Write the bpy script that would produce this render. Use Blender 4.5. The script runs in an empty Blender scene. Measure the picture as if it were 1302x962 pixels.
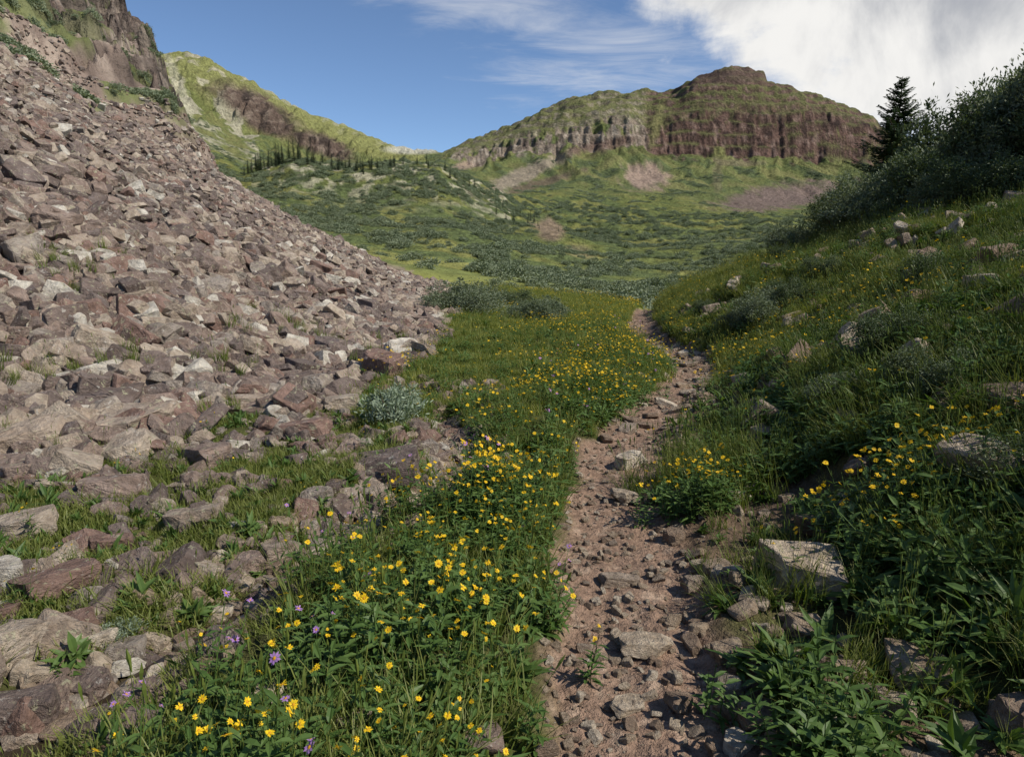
import bpy, bmesh, math, random, time
import numpy as np
from mathutils import Vector, Matrix
T0=time.time()
rs=np.random.RandomState(7); random.seed(7)
scene=bpy.context.scene
# ------------------------------------------------------------------ camera model
F=868.0; TH=math.atan(151/F); C=math.cos(TH); S=math.sin(TH); CAMZ=1.65
def px(u,v):
    a=(u-651)/F; b=(481-v)/F; dy=C+b*S
    return a/dy,(b*C-S)/dy
def toUV(p,e):
    b=(e*C+S)/(C-e*S); dy=C+b*S
    return 651+F*p*dy, 481-F*b
# ------------------------------------------------------------------ noise
_ga=rs.rand(4096)*2*np.pi; _gx=np.cos(_ga); _gy=np.sin(_ga)
def _h(xi,yi,seed):
    h=(xi.astype(np.int64)*374761393+yi.astype(np.int64)*668265263+seed*144269)&0xffffffff
    h=((h^(h>>13))*1274126177)&0xffffffff
    return ((h^(h>>16))&4095).astype(np.int64)
def pn(x,y,seed=0):
    x=np.asarray(x,float); y=np.asarray(y,float)
    xi=np.floor(x); yi=np.floor(y); fx=x-xi; fy=y-yi
    u=fx*fx*fx*(fx*(fx*6-15)+10); v=fy*fy*fy*(fy*(fy*6-15)+10)
    def g(ix,iy,dx,dy):
        k=_h(ix,iy,seed); return _gx[k]*dx+_gy[k]*dy
    n00=g(xi,yi,fx,fy); n10=g(xi+1,yi,fx-1,fy); n01=g(xi,yi+1,fx,fy-1); n11=g(xi+1,yi+1,fx-1,fy-1)
    return 1.5*((n00*(1-u)+n10*u)*(1-v)+(n01*(1-u)+n11*u)*v)
def fbm(x,y,o=4,seed=0):
    r=0;a=1;t=0
    for i in range(o):
        r=r+a*pn(np.asarray(x)*2**i,np.asarray(y)*2**i,seed+i*17); t+=a; a*=.5
    return r/t*1.4
def sst(a,b,x):
    t=np.clip((x-a)/(b-a),0,1); return t*t*(3-2*t)
# ------------------------------------------------------------------ near field paths
_yy=np.arange(-30,120,.1)
def smooth_tab(ys,xs,sig):
    v=np.interp(_yy,ys,xs); k=np.exp(-.5*(np.arange(-40,41)*.1/sig)**2); k/=k.sum()
    vp=np.pad(v,40,mode='edge'); return np.convolve(vp,k,'valid')
_trail=smooth_tab([-6,0,2,3.7,6.1,7.5,9,10.3,11.6,13,14.5,20.8,30,60],[.1,.25,.38,.64,.98,1.55,2.25,2.85,3.0,2.9,2.8,3.9,6,9],.45)
_toe=smooth_tab([-10,2,4.5,5.6,6.9,9,14.5,25,42,60,100],[-5.2,-4.6,-4.2,-3.5,-2.7,-2.15,-1.7,-2.6,-4.3,-7,-16],.6)
def xtrail(y): return np.interp(y,_yy,_trail)
def xtoe(y): return np.interp(y,_yy,_toe)
ditch_pts=[(-2.6,1.2),(-1.75,2.3),(-1.35,3.0),(-1.25,3.5),(-1.05,4.1),(-.75,4.6),(-.45,5.2),(-.5,6.0),(-.7,7.2)]
def ddist(x,y):
    d=np.full(np.shape(x),9.0)
    for (ax,ay),(bx,by) in zip(ditch_pts[:-1],ditch_pts[1:]):
        vx,vy=bx-ax,by-ay; t=np.clip(((x-ax)*vx+(y-ay)*vy)/(vx*vx+vy*vy),0,1)
        d=np.minimum(d,np.hypot(x-ax-t*vx,y-ay-t*vy))
    return d
def hillbase(y): return xtrail(y)+.35+np.interp(y,[1,4,8,12,15],[1.0,.75,.55,.3,.1])
def Hnear(x,y):
    d=x-hillbase(y)+.25*pn(x*.5,y*.5,3); dd=(d+np.sqrt(d*d+.09))/2
    z=.5*(1-np.exp(-dd/.9))+.36*dd+.3*fbm(x*.45,y*.45,3,4)*sst(.3,2.5,d)
    s=xtoe(y)-x; ss=np.maximum(s,0)
    z=z+.57*(np.sqrt(ss*ss+6.)-6**.5)+.45*fbm(x*.25,y*.25,4,6)*sst(.5,4,s)
    t=np.abs(x-xtrail(y)); hw=.38
    z=z-.09*(1-sst(hw*.6,hw*1.5,t))
    z=z+.07*sst(hw*1.2,hw*2.4,t)*(x<xtrail(y))*(1-sst(1.8,2.8,t))
    dq=ddist(x,y); z=z-.2*(1-sst(.05,.5,dq))
    z=z+.10*fbm(x*.7,y*.7,3,5)*(.3+.7*sst(.3,.8,t))
    z=z+.035*fbm(x*4,y*4,3,9)
    return z
# ------------------------------------------------------------------ far layers (u,v,depth)
LAY=[
 [(-900,-400,85),(-400,-150,85),(0,40,85),(120,112,85),(200,172,85),(300,262,70),(400,318,60),(500,352,60),(565,372,60),(650,378,60),(740,390,50),(815,405,45),(900,418,45),(1000,428,45),(1302,450,45),(2500,450,45)],
 [(-1500,-700,200),(-400,-400,200),(0,-110,200),(105,-14,220),(150,26,220),(192,70,230),(210,112,230),(230,150,230),(250,205,200),(320,262,150),(420,312,130),(500,326,120),(560,328,120),(650,350,110),(740,376,90),(815,388,80),(900,375,100),(1000,352,110),(2500,345,110)],
 [(-1500,-600,330),(-400,-300,330),(0,-50,330),(130,60,330),(205,150,330),(240,196,330),(300,245,300),(400,275,250),(500,282,250),(560,282,250),(640,300,250),(740,322,220),(815,335,200),(900,327,220),(1000,312,240),(2500,310,240)],
 [(-1500,-500,450),(-400,-200,450),(0,0,450),(130,90,450),(205,150,450),(250,190,450),(310,220,400),(370,207,400),(430,212,400),(500,208,400),(560,214,400),(600,236,400),(650,262,400),(740,284,380),(815,292,360),(900,292,380),(1000,285,400),(2500,285,400)],
 [(-1500,-500,650),(-400,-200,650),(0,0,650),(130,90,650),(205,150,650),(250,180,650),(310,206,650),(370,222,600),(430,222,600),(500,220,600),(560,215,600),(600,225,620),(650,240,620),(740,242,650),(815,245,650),(900,250,650),(1000,258,650),(1100,262,650),(2500,275,650)],
 [(-1500,-450,880),(-400,-150,880),(0,20,880),(130,60,880),(205,112,880),(250,125,880),(290,155,880),(370,186,880),(430,200,880),(500,211,880),(560,204,880),(600,205,880),(650,195,880),(700,190,880),(760,184,880),(800,184,880),(830,192,880),(900,198,880),(1000,201,880),(1100,204,880),(1200,225,880),(2500,250,880)],
 [(-1500,-460,915),(-400,-170,915),(0,0,915),(130,40,915),(205,92,915),(250,100,915),(290,113,915),(370,158,915),(430,185,915),(500,200,915),(560,199,915),(600,191,915),(650,180,915),(700,168,915),(760,156,915),(800,152,915),(822,162,915),(850,154,915),(900,147,915),(1000,142,915),(1060,144,915),(1115,162,915),(1140,190,915),(1250,235,915),(2500,260,915)],
 [(-1500,-500,1120),(-400,-200,1120),(0,-30,1120),(130,20,1120),(205,73,1120),(240,73,1120),(270,84,1120),(300,101,1120),(350,126,1120),(400,150,1120),(440,161,1120),(470,175,1120),(500,187,1120),(530,192,1120),(562,196,1120),(600,181,1120),(650,163,1120),(690,146,1120),(720,131,1120),(760,125,1120),(810,122,1110),(855,120,1080),(868,113,1060),(885,101,1050),(905,95,1050),(915,89,1050),(930,87,1050),(955,91,1050),(970,95,1050),(976,106,1050),(1010,116,1050),(1060,134,1050),(1105,153,1030),(1130,172,1030),(1200,205,1030),(2500,255,1050)],
 [(-1500,-200,1700),(0,100,1700),(560,212,1700),(900,215,1700),(2500,290,1700)],
 [(-1500,200,7000),(2500,300,7000)],
]
LP=[]
for L in LAY:
    P=[];Yk=[];Zk=[]
    for (u,v,Y) in L:
        p,e=px(u,v); P.append(p);Yk.append(Y);Zk.append(CAMZ+e*Y)
    o=np.argsort(P); LP.append((np.array(P)[o],np.array(Yk,float)[o],np.array(Zk)[o]))
_p0=[px(u,400)[0] for u in (540,600,700,780,850,1000,1302)]
_Y0=[45,42,32,24,22,20,17.5]
PER=15.
def phase(x,y,z): return z/PER+.5*fbm(x/90,y/90,3,51)
def Hfull(x,y):
    x=np.asarray(x,float).ravel(); y=np.asarray(y,float).ravel()
    r=np.hypot(x,y)+1e-6; az=np.arctan2(x,y); azc=np.clip(az,-.95,.95); p=np.tan(azc); Y=r*np.cos(azc)
    Y0=np.interp(p,_p0,_Y0)
    z=Hnear(x,y); lam=np.zeros_like(z)
    m=Y>=Y0
    if m.any():
        xm,ym,pm,Ym,Y0m=x[m],y[m],p[m],Y[m],Y0[m]
        k0=Y0m/Ym; k1=(Y0m-3)/Ym
        Ys=[Y0m-3,Y0m];Zs=[Hnear(xm*k1,ym*k1),Hnear(xm*k0,ym*k0)]
        for P,Yk,Zk in LP:
            Ys.append(np.interp(pm,P,Yk)); Zs.append(np.interp(pm,P,Zk))
        K=len(Ys); d=[(Zs[k+1]-Zs[k])/(Ys[k+1]-Ys[k]) for k in range(K-1)]
        M=[d[0]]
        for k in range(1,K-1):
            a,b=d[k-1],d[k]; M.append(np.where(a*b>0,2*a*b/(a+b+1e-12*np.sign(a+b)),0))
        M.append(d[-1])
        zz=np.zeros_like(xm); ll=np.zeros_like(xm)
        for k in range(1,K-1):
            q=(Ym>=Ys[k])&((Ym<Ys[k+1])|(k==K-2))
            if not q.any(): continue
            h=(Ys[k+1]-Ys[k])[q]; t=np.clip((Ym[q]-Ys[k][q])/h,0,1)
            t2=t*t;t3=t2*t
            zz[q]=(2*t3-3*t2+1)*Zs[k][q]+(t3-2*t2+t)*h*M[k][q]+(-2*t3+3*t2)*Zs[k+1][q]+(t3-t2)*h*M[k+1][q]
            ll[q]=k-1+t
        w1=sst(0,12,Ym-Y0m)
        zz+=w1*(.5*fbm(xm/9,ym/9,3,21)*np.clip(Ym/100,.2,1.2))
        w2=sst(60,260,Ym)
        zz+=w2*3.6*fbm(xm/55,ym/55,4,31)*(1-.45*sst(6.9,7.9,ll))
        w3=sst(3.2,4,ll)*(1-sst(4.2,5,ll)); zz+=w3*3.*np.abs(fbm(xm/14,ym/14,3,33))
        w4=sst(5,5.9,ll)*(1-sst(6.2,6.8,ll))
        rid=1-np.abs(fbm(xm/40+.6*pn(xm/60,ym/60,2),ym/240,3,41))*2
        zz+=w4*(rid-.5)*8
        w5=sst(5.85,6.1,ll)*(1-sst(6.95,7.2,ll))
        rid=np.abs(fbm(xm/19,ym/60,4,43)); zz-=w5*rid*12
        w7=sst(5.9,6.2,ll)*(1-sst(7.9,8,ll))*sst(.0,.1,np.abs(pm+.1))
        zz+=w7*PER/6.283*(.98+.6*fbm(xm/40,ym/40,2,52))*np.sin(6.283*phase(xm,ym,zz))
        zz+=sst(7,7.3,ll)*(1-sst(7.8,8,ll))*6.*fbm(xm/26,ym/34,4,45)
        wl=sst(5.7,6.2,ll)*(1-sst(7.3,7.8,ll))*sst(-.10,-.14,pm); zz+=wl*8*fbm(xm/18,ym/50,4,44)
        w6=sst(.7,1.3,ll)*(1-sst(2.1,2.7,ll))*sst(-.38,-.46,pm)
        zz+=w6*(15*(.5-np.abs(fbm(xm/20,ym/30,5,47)))-3.5+5*fbm(xm/6,ym/9,4,49)); ph=zz/7.+.6*pn(xm/20,ym/20,48); zz+=w6*1.4*np.sin(6.283*ph)
        z[m]=zz; lam[m]=ll
    return z,lam
def H(x,y): return Hfull(x,y)[0]
def Hn_normal(x,y,d=.15):
    zx=(H(x+d,y)-H(x-d,y))/(2*d); zy=(H(x,y+d)-H(x,y-d))/(2*d)
    n=np.stack([-zx,-zy,np.ones_like(zx)],1); return n/np.linalg.norm(n,axis=1)[:,None]
def ground(u,v):
    """point of the terrain seen in the direction (u,v)"""
    p,e=px(u,v); Y=np.geomspace(1.2,1500,6000); z=H(p*Y,Y); q=CAMZ+e*Y-z
    i=np.argmax(q<0); return Vector((p*Y[i],Y[i],z[i]))
# ------------------------------------------------------------------ masks
def masks(x,y):
    t=(x-xtrail(y)); n=fbm(x*3,y*3,3,61); n2=fbm(x*.9,y*.9,3,62)
    tr=1-sst(.30,.46,np.abs(t-.03+.08*n2)+.10*n)
    side=sst(.1,.3,t)*(1-sst(.0,.5,x-hillbase(y)))*(y<15)
    side=side*sst(-.25,.1,n2+.15)
    toe=xtoe(y)-x
    ta=sst(-.5,.5,toe+1.1*n2)
    di=1-sst(.08,.3,ddist(x,y)+.1*n)
    return tr,side,ta,di,toe
def leftgreen(x,y,V):
    return sst(.0,.22,fbm(x/12,y/16,4,85)+.25*sst(80,-20,V)-.12*sst(140,180,V)-.25*(y>170))*(y>34)*sst(200,120,V)
# ------------------------------------------------------------------ terrain mesh
def make_terrain():
    az=np.concatenate([np.linspace(-2.3,-.74,120,endpoint=False),np.linspace(-.74,.74,980),np.linspace(.74,2.3,121)[1:]])
    r=np.concatenate([np.geomspace(.25,1.5,30,endpoint=False),np.geomspace(1.5,26,300,endpoint=False),np.geomspace(26,100,130,endpoint=False),np.geomspace(100,270,150,endpoint=False),np.geomspace(270,860,115,endpoint=False),
        np.linspace(860,960,100,endpoint=False),np.linspace(960,1290,170,endpoint=False),np.geomspace(1290,9000,25)])
    A,R=np.meshgrid(az,r); x=(R*np.sin(A)).ravel(); y=(R*np.cos(A)).ravel()
    z=np.empty_like(x); lam=np.empty_like(x)
    for i in range(0,len(x),200000):
        z[i:i+200000],lam[i:i+200000]=Hfull(x[i:i+200000],y[i:i+200000])
    nr,na=len(r),len(az)
    Zg=z.reshape(nr,na); gr=np.gradient(Zg,r,axis=0); ga=np.gradient(Zg,az,axis=1)/np.maximum(R,1)
    slope=np.hypot(gr,ga).ravel()
    col=terrain_color(x,y,z,lam,slope)
    me=bpy.data.meshes.new("terrain"); nv=len(x)
    me.vertices.add(nv); me.vertices.foreach_set("co",np.stack([x,y,z],1).ravel().astype(np.float32))
    idx=np.arange(nv).reshape(nr,na)
    q=np.stack([idx[:-1,:-1],idx[:-1,1:],idx[1:,1:],idx[1:,:-1]],-1).reshape(-1,4)[:,::-1]
    nf=len(q); me.loops.add(nf*4); me.polygons.add(nf)
    me.loops.foreach_set("vertex_index",q.ravel().astype(np.int32))
    me.polygons.foreach_set("loop_start",(np.arange(nf)*4).astype(np.int32))
    me.update(calc_edges=True)
    me.shade_smooth()
    a=me.attributes.new("col",'FLOAT_COLOR','POINT')
    a.data.foreach_set("color",np.concatenate([col[0],col[1][:,None]],1).ravel().astype(np.float32))
    ob=bpy.data.objects.new("valley_terrain",me); scene.collection.objects.link(ob)
    return ob
def mix(a,b,t): return a*(1-t[:,None])+np.asarray(b)*t[:,None]
def ell(U,V,u,v,ru,rv,rot=0,n=0,soft=.35):
    c,s=math.cos(rot),math.sin(rot); du=U-u;dv=V-v
    a=(du*c+dv*s)/ru; b=(-du*s+dv*c)/rv
    return 1-sst(1-soft,1+soft,np.sqrt(a*a+b*b)+n)
def terrain_color(x,y,z,lam,slope):
    az=np.clip(np.arctan2(x,y),-.95,.95); Y=np.hypot(x,y)*np.cos(az); p=np.tan(az)
    e=(z-CAMZ)/np.maximum(Y,.3); U,V=toUV(p,e)
    N=len(x); tr,side,ta,di,toe=masks(x,y)
    n1=fbm(x*1.3,y*1.3,3,70); n3=fbm(x*9,y*9,3,71)
    col=np.tile(np.array([.066,.068,.025]),(N,1))
    col=mix(col,[.10,.11,.032],sst(-.2,.5,n1))
    col=mix(col,[.18,.19,.045],sst(9,24,Y)*(.5+.5*sst(-.3,.3,n1)))
    col=mix(col,[.15,.105,.073],np.clip(side,0,1))
    col=mix(col,[.27,.18,.13],np.clip(tr,0,1))
    col=mix(col,[.40,.295,.22],tr*sst(.1,.6,n3)*.8)
    col=mix(col,[.06,.037,.025],di)
    col=mix(col,[.085,.064,.052],ta)
    fl=lam>0
    nm=fbm(x/22,y/22,4,80); nf=fbm(x/5,y/5,3,81); nl=fbm(x/90,y/90,3,82)
    g=np.tile(np.array([.16,.18,.055]),(N,1))
    g=mix(g,[.115,.145,.055],sst(-.15,.25,nm)*.9)
    g=mix(g,[.24,.23,.075],sst(.05,.35,-nm+.5*nl)*.7)
    g=mix(g,[.28,.27,.065],(1-sst(60,130,Y))*.6)
    talL=(lam<2.6)&((toe+n1*1.5>0)|(p<-.35))
    tl=talL*1.0*(1-sst(70,110,Y)*(p>-.35))
    rk=np.tile(np.array([.22,.165,.135]),(N,1)); rk=mix(rk,[.34,.27,.22],sst(0,.5,nf)); rk=mix(rk,[.12,.09,.075],sst(.1,.6,-nf))
    rk=mix(rk,[.12,.145,.045],leftgreen(x,y,V)*.9)
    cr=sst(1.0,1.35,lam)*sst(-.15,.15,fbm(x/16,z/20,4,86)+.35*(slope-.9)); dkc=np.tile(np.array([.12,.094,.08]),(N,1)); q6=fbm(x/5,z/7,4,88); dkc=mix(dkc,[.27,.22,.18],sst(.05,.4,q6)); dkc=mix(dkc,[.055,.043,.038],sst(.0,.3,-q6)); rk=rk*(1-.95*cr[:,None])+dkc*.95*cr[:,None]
    g=g*(1-tl[:,None])+rk*tl[:,None]
    kn=sst(3.1,3.7,lam)*(1-sst(4.3,4.9,lam))*(U>320)*(U<650)
    oc=kn*sst(.02,.16,fbm(x/9,y/12,4,87)); g=mix(g,[.48,.44,.31],oc*.9)
    g=mix(g,[.07,.09,.04],kn*sst(.12,.3,fbm(x/12,y/12,3,88))*.8)
    mt=sst(4.7,5.2,lam)
    m=np.tile(np.array([.145,.165,.058]),(N,1))
    n5=fbm(x/30,y/40,4,90); n6=fbm(x/9,z/9,3,91); n7=fbm(x/11,z/20,4,92); n8=np.cos(6.283*phase(x,y,z)); n9=fbm(x/28,z/10,4,94)
    m=mix(m,[.09,.115,.052],sst(0,.3,n5)*.8); m=mix(m,[.22,.205,.085],sst(.05,.4,-n5)*.6)
    lp=(U<540)
    m=mix(m,[.29,.285,.11],lp*sst(6.5,7.2,lam+.4*n5)*.8)
    m=mix(m,[.18,.19,.065],lp*sst(5.6,6.2,lam)*.4)
    sc=lp*(U<330)*sst(.0,.25,n5+.25*ell(U,V,265,190,60,40)+.1*ell(U,V,225,120,14,60)-.12)
    m=mix(m,[.42,.38,.28],sc*.8)
    m=mix(m,[.45,.42,.30],ell(U,V,228,112,7,50,-.35,.3*n6)*.7*(lam>4))
    m=mix(m,[.40,.38,.28],lp*(U>330)*sst(7.3,7.9,lam)*sst(.0,.3,n7+.1)*.7)
    m=mix(m,[.55,.52,.45],ell(U,V,525,190,35,6)*.7)
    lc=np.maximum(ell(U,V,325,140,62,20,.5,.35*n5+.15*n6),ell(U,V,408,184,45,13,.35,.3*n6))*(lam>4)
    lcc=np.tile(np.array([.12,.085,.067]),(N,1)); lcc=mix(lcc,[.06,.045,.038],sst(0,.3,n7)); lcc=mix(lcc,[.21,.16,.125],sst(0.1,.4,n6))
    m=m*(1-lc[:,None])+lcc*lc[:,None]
    # rock bands on the mesa
    cliff=sst(5.98,6.16,lam+.42*n5+.12*n7)*(1-sst(6.95,7.2,lam+.2*n6))
    top=sst(6.95,7.2,lam+.2*n6)*(lam<8.6)
    lr=sst(548,590,U)*(1-sst(820,838,U)); mrk=sst(812,832,U)*(1-sst(1118,1135,U))
    band=sst(.15,.5,n8*.6+1.1*n6+.35*n5+.05)
    rcl=np.tile(np.array([.25,.20,.155]),(N,1)); rcl=mix(rcl,[.37,.31,.25],sst(.05,.4,n6)); rcl=mix(rcl,[.12,.09,.075],sst(.0,.3,-n7)*.9)
    rc=np.clip(lr*np.maximum(cliff*sst(-.30,.0,n7+.6*n5+.05),.6*top*band),0,1)
    m=mix(m,[.17,.165,.075],lr*top*.7)
    m=m*(1-rc[:,None])+rcl*rc[:,None]
    rockc=np.tile(np.array([.13,.079,.063]),(N,1)); rockc=mix(rockc,[.24,.165,.135],sst(.05,.4,n6)); rockc=mix(rockc,[.045,.03,.026],sst(-.05,.3,-n7)); rockc=mix(rockc,[.20,.125,.10],sst(.2,.9,n8)*.4); rockc=mix(rockc,[.085,.052,.043],sst(.0,.3,n9)*.6)
    m=mix(m,[.14,.135,.058],mrk*top*.85)
    mc=np.clip(mrk*np.maximum(cliff*sst(-.75,-.45,n5+.3*n6),top*sst(.25,.55,n8*.6+.8*n6+.20+.5*n9+.3*(V<112))*.92),0,1)
    m=m*(1-mc[:,None])+rockc*mc[:,None]
    m=mix(m,[.12,.12,.05],mrk*cliff*sst(.35,.85,-n8)*sst(-.15,.2,n9)*.85)
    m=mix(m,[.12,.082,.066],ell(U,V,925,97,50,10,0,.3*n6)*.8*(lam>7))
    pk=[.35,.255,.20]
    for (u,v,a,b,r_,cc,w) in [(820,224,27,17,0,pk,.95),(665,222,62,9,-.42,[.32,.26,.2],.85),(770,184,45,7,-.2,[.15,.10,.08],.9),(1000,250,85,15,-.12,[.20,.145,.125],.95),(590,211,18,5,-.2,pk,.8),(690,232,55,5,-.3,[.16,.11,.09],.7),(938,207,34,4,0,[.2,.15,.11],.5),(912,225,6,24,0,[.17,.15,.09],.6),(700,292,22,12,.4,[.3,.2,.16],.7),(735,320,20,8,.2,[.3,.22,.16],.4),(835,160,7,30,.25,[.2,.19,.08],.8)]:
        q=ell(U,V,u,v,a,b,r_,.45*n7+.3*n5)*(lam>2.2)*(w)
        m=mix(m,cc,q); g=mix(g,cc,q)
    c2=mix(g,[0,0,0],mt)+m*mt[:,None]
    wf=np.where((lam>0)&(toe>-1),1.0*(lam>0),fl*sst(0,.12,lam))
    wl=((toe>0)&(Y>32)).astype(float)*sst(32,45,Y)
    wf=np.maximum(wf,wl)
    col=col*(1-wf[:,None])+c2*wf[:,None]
    col*= (1+.25*nf*wf)[:,None]
    return np.clip(col,0.01,1),sst(30,200,Y)
# ------------------------------------------------------------------ node helpers
def newmat(name):
    m=bpy.data.materials.new(name); m.use_nodes=True; nt=m.node_tree; nt.nodes.clear(); return m,nt
class NB:
    def __init__(s,nt): s.nt=nt
    def n(s,t,**k):
        nd=s.nt.nodes.new(t)
        for a,b in k.items(): setattr(nd,a,b)
        return nd
    def set(s,sock,v):
        if isinstance(v,bpy.types.NodeSocket): s.nt.links.new(v,sock)
        else: sock.default_value=v
    def math(s,op,a,b=0,c=0,clamp=False):
        nd=s.n('ShaderNodeMath',operation=op,use_clamp=clamp); s.set(nd.inputs[0],a); s.set(nd.inputs[1],b); s.set(nd.inputs[2],c); return nd.outputs[0]
    def vm(s,op,a,b=(0,0,0)):
        nd=s.n('ShaderNodeVectorMath',operation=op); s.set(nd.inputs[0],a); s.set(nd.inputs[1],b)
        return nd.outputs['Value'] if op in('DISTANCE','LENGTH','DOT_PRODUCT') else nd.outputs[0]
    def noise(s,vec,scale,detail=4,rough=.55,dist=0,col=False):
        nd=s.n('ShaderNodeTexNoise'); s.set(nd.inputs['Vector'],vec); nd.inputs['Scale'].default_value=scale; nd.inputs['Detail'].default_value=detail
        nd.inputs['Roughness'].default_value=rough; nd.inputs['Distortion'].default_value=dist
        return nd.outputs['Color' if col else 'Fac']
    def mr(s,v,a,b,c=0,d=1,smooth=True):
        nd=s.n('ShaderNodeMapRange'); nd.interpolation_type='SMOOTHSTEP' if smooth else 'LINEAR'
        s.set(nd.inputs[0],v)
        for i,q in enumerate((a,b,c,d)): nd.inputs[i+1].default_value=q
        return nd.outputs[0]
    def mixc(s,f,a,b,bt='MIX'):
        nd=s.n('ShaderNodeMix',data_type='RGBA',blend_type=bt); s.set(nd.inputs[0],f)
        for i,v in ((6,a),(7,b)):
            if isinstance(v,(tuple,list)): v=tuple(v)+((1,) if len(v)==3 else ())
            s.set(nd.inputs[i],v)
        return nd.outputs[2]
    def ramp(s,f,stops,interp='LINEAR'):
        nd=s.n('ShaderNodeValToRGB'); cr=nd.color_ramp; cr.interpolation=interp
        while len(cr.elements)<len(stops): cr.elements.new(.5)
        for e,(p,c) in zip(cr.elements,stops): e.position=p; e.color=tuple(c)+(1,)
        s.set(nd.inputs[0],f); return nd.outputs[0]
    def bump(s,h,dist=1,strength=1):
        nd=s.n('ShaderNodeBump'); nd.inputs['Distance'].default_value=dist; nd.inputs['Strength'].default_value=strength; s.set(nd.inputs['Height'],h); return nd.outputs[0]
    def out(s,sh):
        o=s.n('ShaderNodeOutputMaterial'); s.nt.links.new(sh,o.inputs[0])
    def princ(s,col,rough=.9,spec=.2,normal=None):
        p=s.n('ShaderNodeBsdfPrincipled'); s.set(p.inputs['Base Color'],col); s.set(p.inputs['Roughness'],rough); p.inputs['Specular IOR Level'].default_value=spec
        if normal is not None: s.nt.links.new(normal,p.inputs['Normal'])
        return p.outputs[0]
def mat_terrain():
    m,nt=newmat("terrain_ground"); b=NB(nt)
    at=b.n('ShaderNodeAttribute',attribute_name='col'); geo=b.n('ShaderNodeNewGeometry'); P=geo.outputs['Position']
    far=at.outputs['Alpha']; near=b.math('SUBTRACT',1,far)
    c=at.outputs['Color']
    f1=b.mr(b.noise(P,28,4,.7),.3,.7,.6,1.4,False); f2=b.mr(b.noise(P,.35,5,.72),.3,.7,.45,1.55,False)
    f=b.math('ADD',b.math('MULTIPLY',f1,near),b.math('MULTIPLY',f2,far))
    sc=b.n('ShaderNodeVectorMath',operation='SCALE'); b.set(sc.inputs[0],c); b.set(sc.inputs['Scale'],f)
    hn=b.math('MULTIPLY',b.noise(P,14,5,.7),.06)
    hf=b.math('MULTIPLY',b.noise(P,.3,5,.68),4.2)
    h=b.math('ADD',b.math('MULTIPLY',hn,near),b.math('MULTIPLY',hf,far))
    b.out(b.princ(sc.outputs[0],.95,.1,b.bump(h,1,1.))); return m
def mat_rock(name,stops,lichen=.35,scale=1):
    m,nt=newmat(name); b=NB(nt)
    oi=b.n('ShaderNodeObjectInfo'); tc=b.n('ShaderNodeTexCoord'); P=tc.outputs['Object']
    cx=b.n('ShaderNodeCombineXYZ'); b.set(cx.inputs[0],b.math('MULTIPLY',oi.outputs['Random'],37)); b.set(cx.inputs[1],b.math('MULTIPLY',oi.outputs['Random'],91))
    V=b.vm('ADD',P,cx.outputs[0])
    c=b.ramp(oi.outputs['Random'],stops,'CONSTANT')
    n=b.noise(V,3*scale,4,.65); c=b.mixc(b.mr(n,.3,.7),b.mixc(1,c,(.55,.52,.50),'MULTIPLY'),c)
    n2=b.noise(V,9*scale,5,.72,.3)
    c=b.mixc(b.mr(n2,.45,.75,0,.7),c,b.mixc(1,c,(1.6,1.53,1.42),'MULTIPLY'))
    n3=b.noise(V,5.5*scale,5,.75,.4)
    l=b.math('MULTIPLY',b.mr(n3,.57,.66),lichen)
    c=b.mixc(l,c,(.42,.41,.27))
    l2=b.math('MULTIPLY',b.mr(n3,.40,.33),lichen*.8)
    c=b.mixc(l2,c,(.55,.52,.46))
    h=b.math('ADD',b.math('MULTIPLY',n2,.08),b.math('MULTIPLY',n,.12))
    b.out(b.princ(c,.85,.25,b.bump(h,1,.7))); return m
def mat_leaf(name,c1,c2,trans=.3,rough=.55,tip=None,spec=.3):
    m,nt=newmat(name); b=NB(nt); oi=b.n('ShaderNodeObjectInfo'); geo=b.n('ShaderNodeNewGeometry')
    f=b.math('ADD',b.math('MULTIPLY',oi.outputs['Random'],.5),b.math('MULTIPLY',geo.outputs['Random Per Island'],.5))
    c=b.mixc(f,c1,c2)
    if tip:
        at=b.n('ShaderNodeAttribute',attribute_name='t'); c=b.mixc(b.math('MULTIPLY',b.math('POWER',at.outputs['Fac'],2),.6),c,tip)
    pr=b.princ(c,rough,spec); tr=b.n('ShaderNodeBsdfTranslucent')
    b.set(tr.inputs[0],b.mixc(1,c,(1.3,1.35,.6),'MULTIPLY'))
    mx=b.n('ShaderNodeMixShader'); mx.inputs[0].default_value=trans; nt.links.new(pr,mx.inputs[1]); nt.links.new(tr.outputs[0],mx.inputs[2])
    b.out(mx.outputs[0]); return m
def mat_plain(name,c1,c2,sc=20,rough=.8):
    m,nt=newmat(name); b=NB(nt); tc=b.n('ShaderNodeTexCoord')
    n=b.noise(tc.outputs['Object'],sc,3); b.out(b.princ(b.mixc(n,c1,c2),rough,.2)); return m
M_ter=mat_terrain()
M_talus=mat_rock("talus_rock",[(0,(.165,.128,.113)),(.1,(.27,.205,.17)),(.22,(.205,.158,.138)),(.34,(.37,.30,.24)),(.46,(.25,.165,.135)),(.56,(.32,.275,.235)),(.66,(.19,.15,.135)),(.75,(.42,.35,.28)),(.86,(.29,.22,.185)),(.94,(.56,.52,.45))],.7)
M_stone=mat_rock("trail_stone",[(0,(.29,.215,.16)),(.25,(.39,.305,.225)),(.5,(.49,.405,.31)),(.7,(.33,.265,.21)),(.88,(.58,.50,.40))],.2)
M_grass=mat_leaf("grass_blades",(.075,.12,.022),(.165,.205,.042),.33,.5,(.30,.28,.09))
M_grassdry=mat_leaf("meadow_grass",(.13,.175,.03),(.25,.265,.055),.33,.5,(.36,.34,.11))
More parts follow.
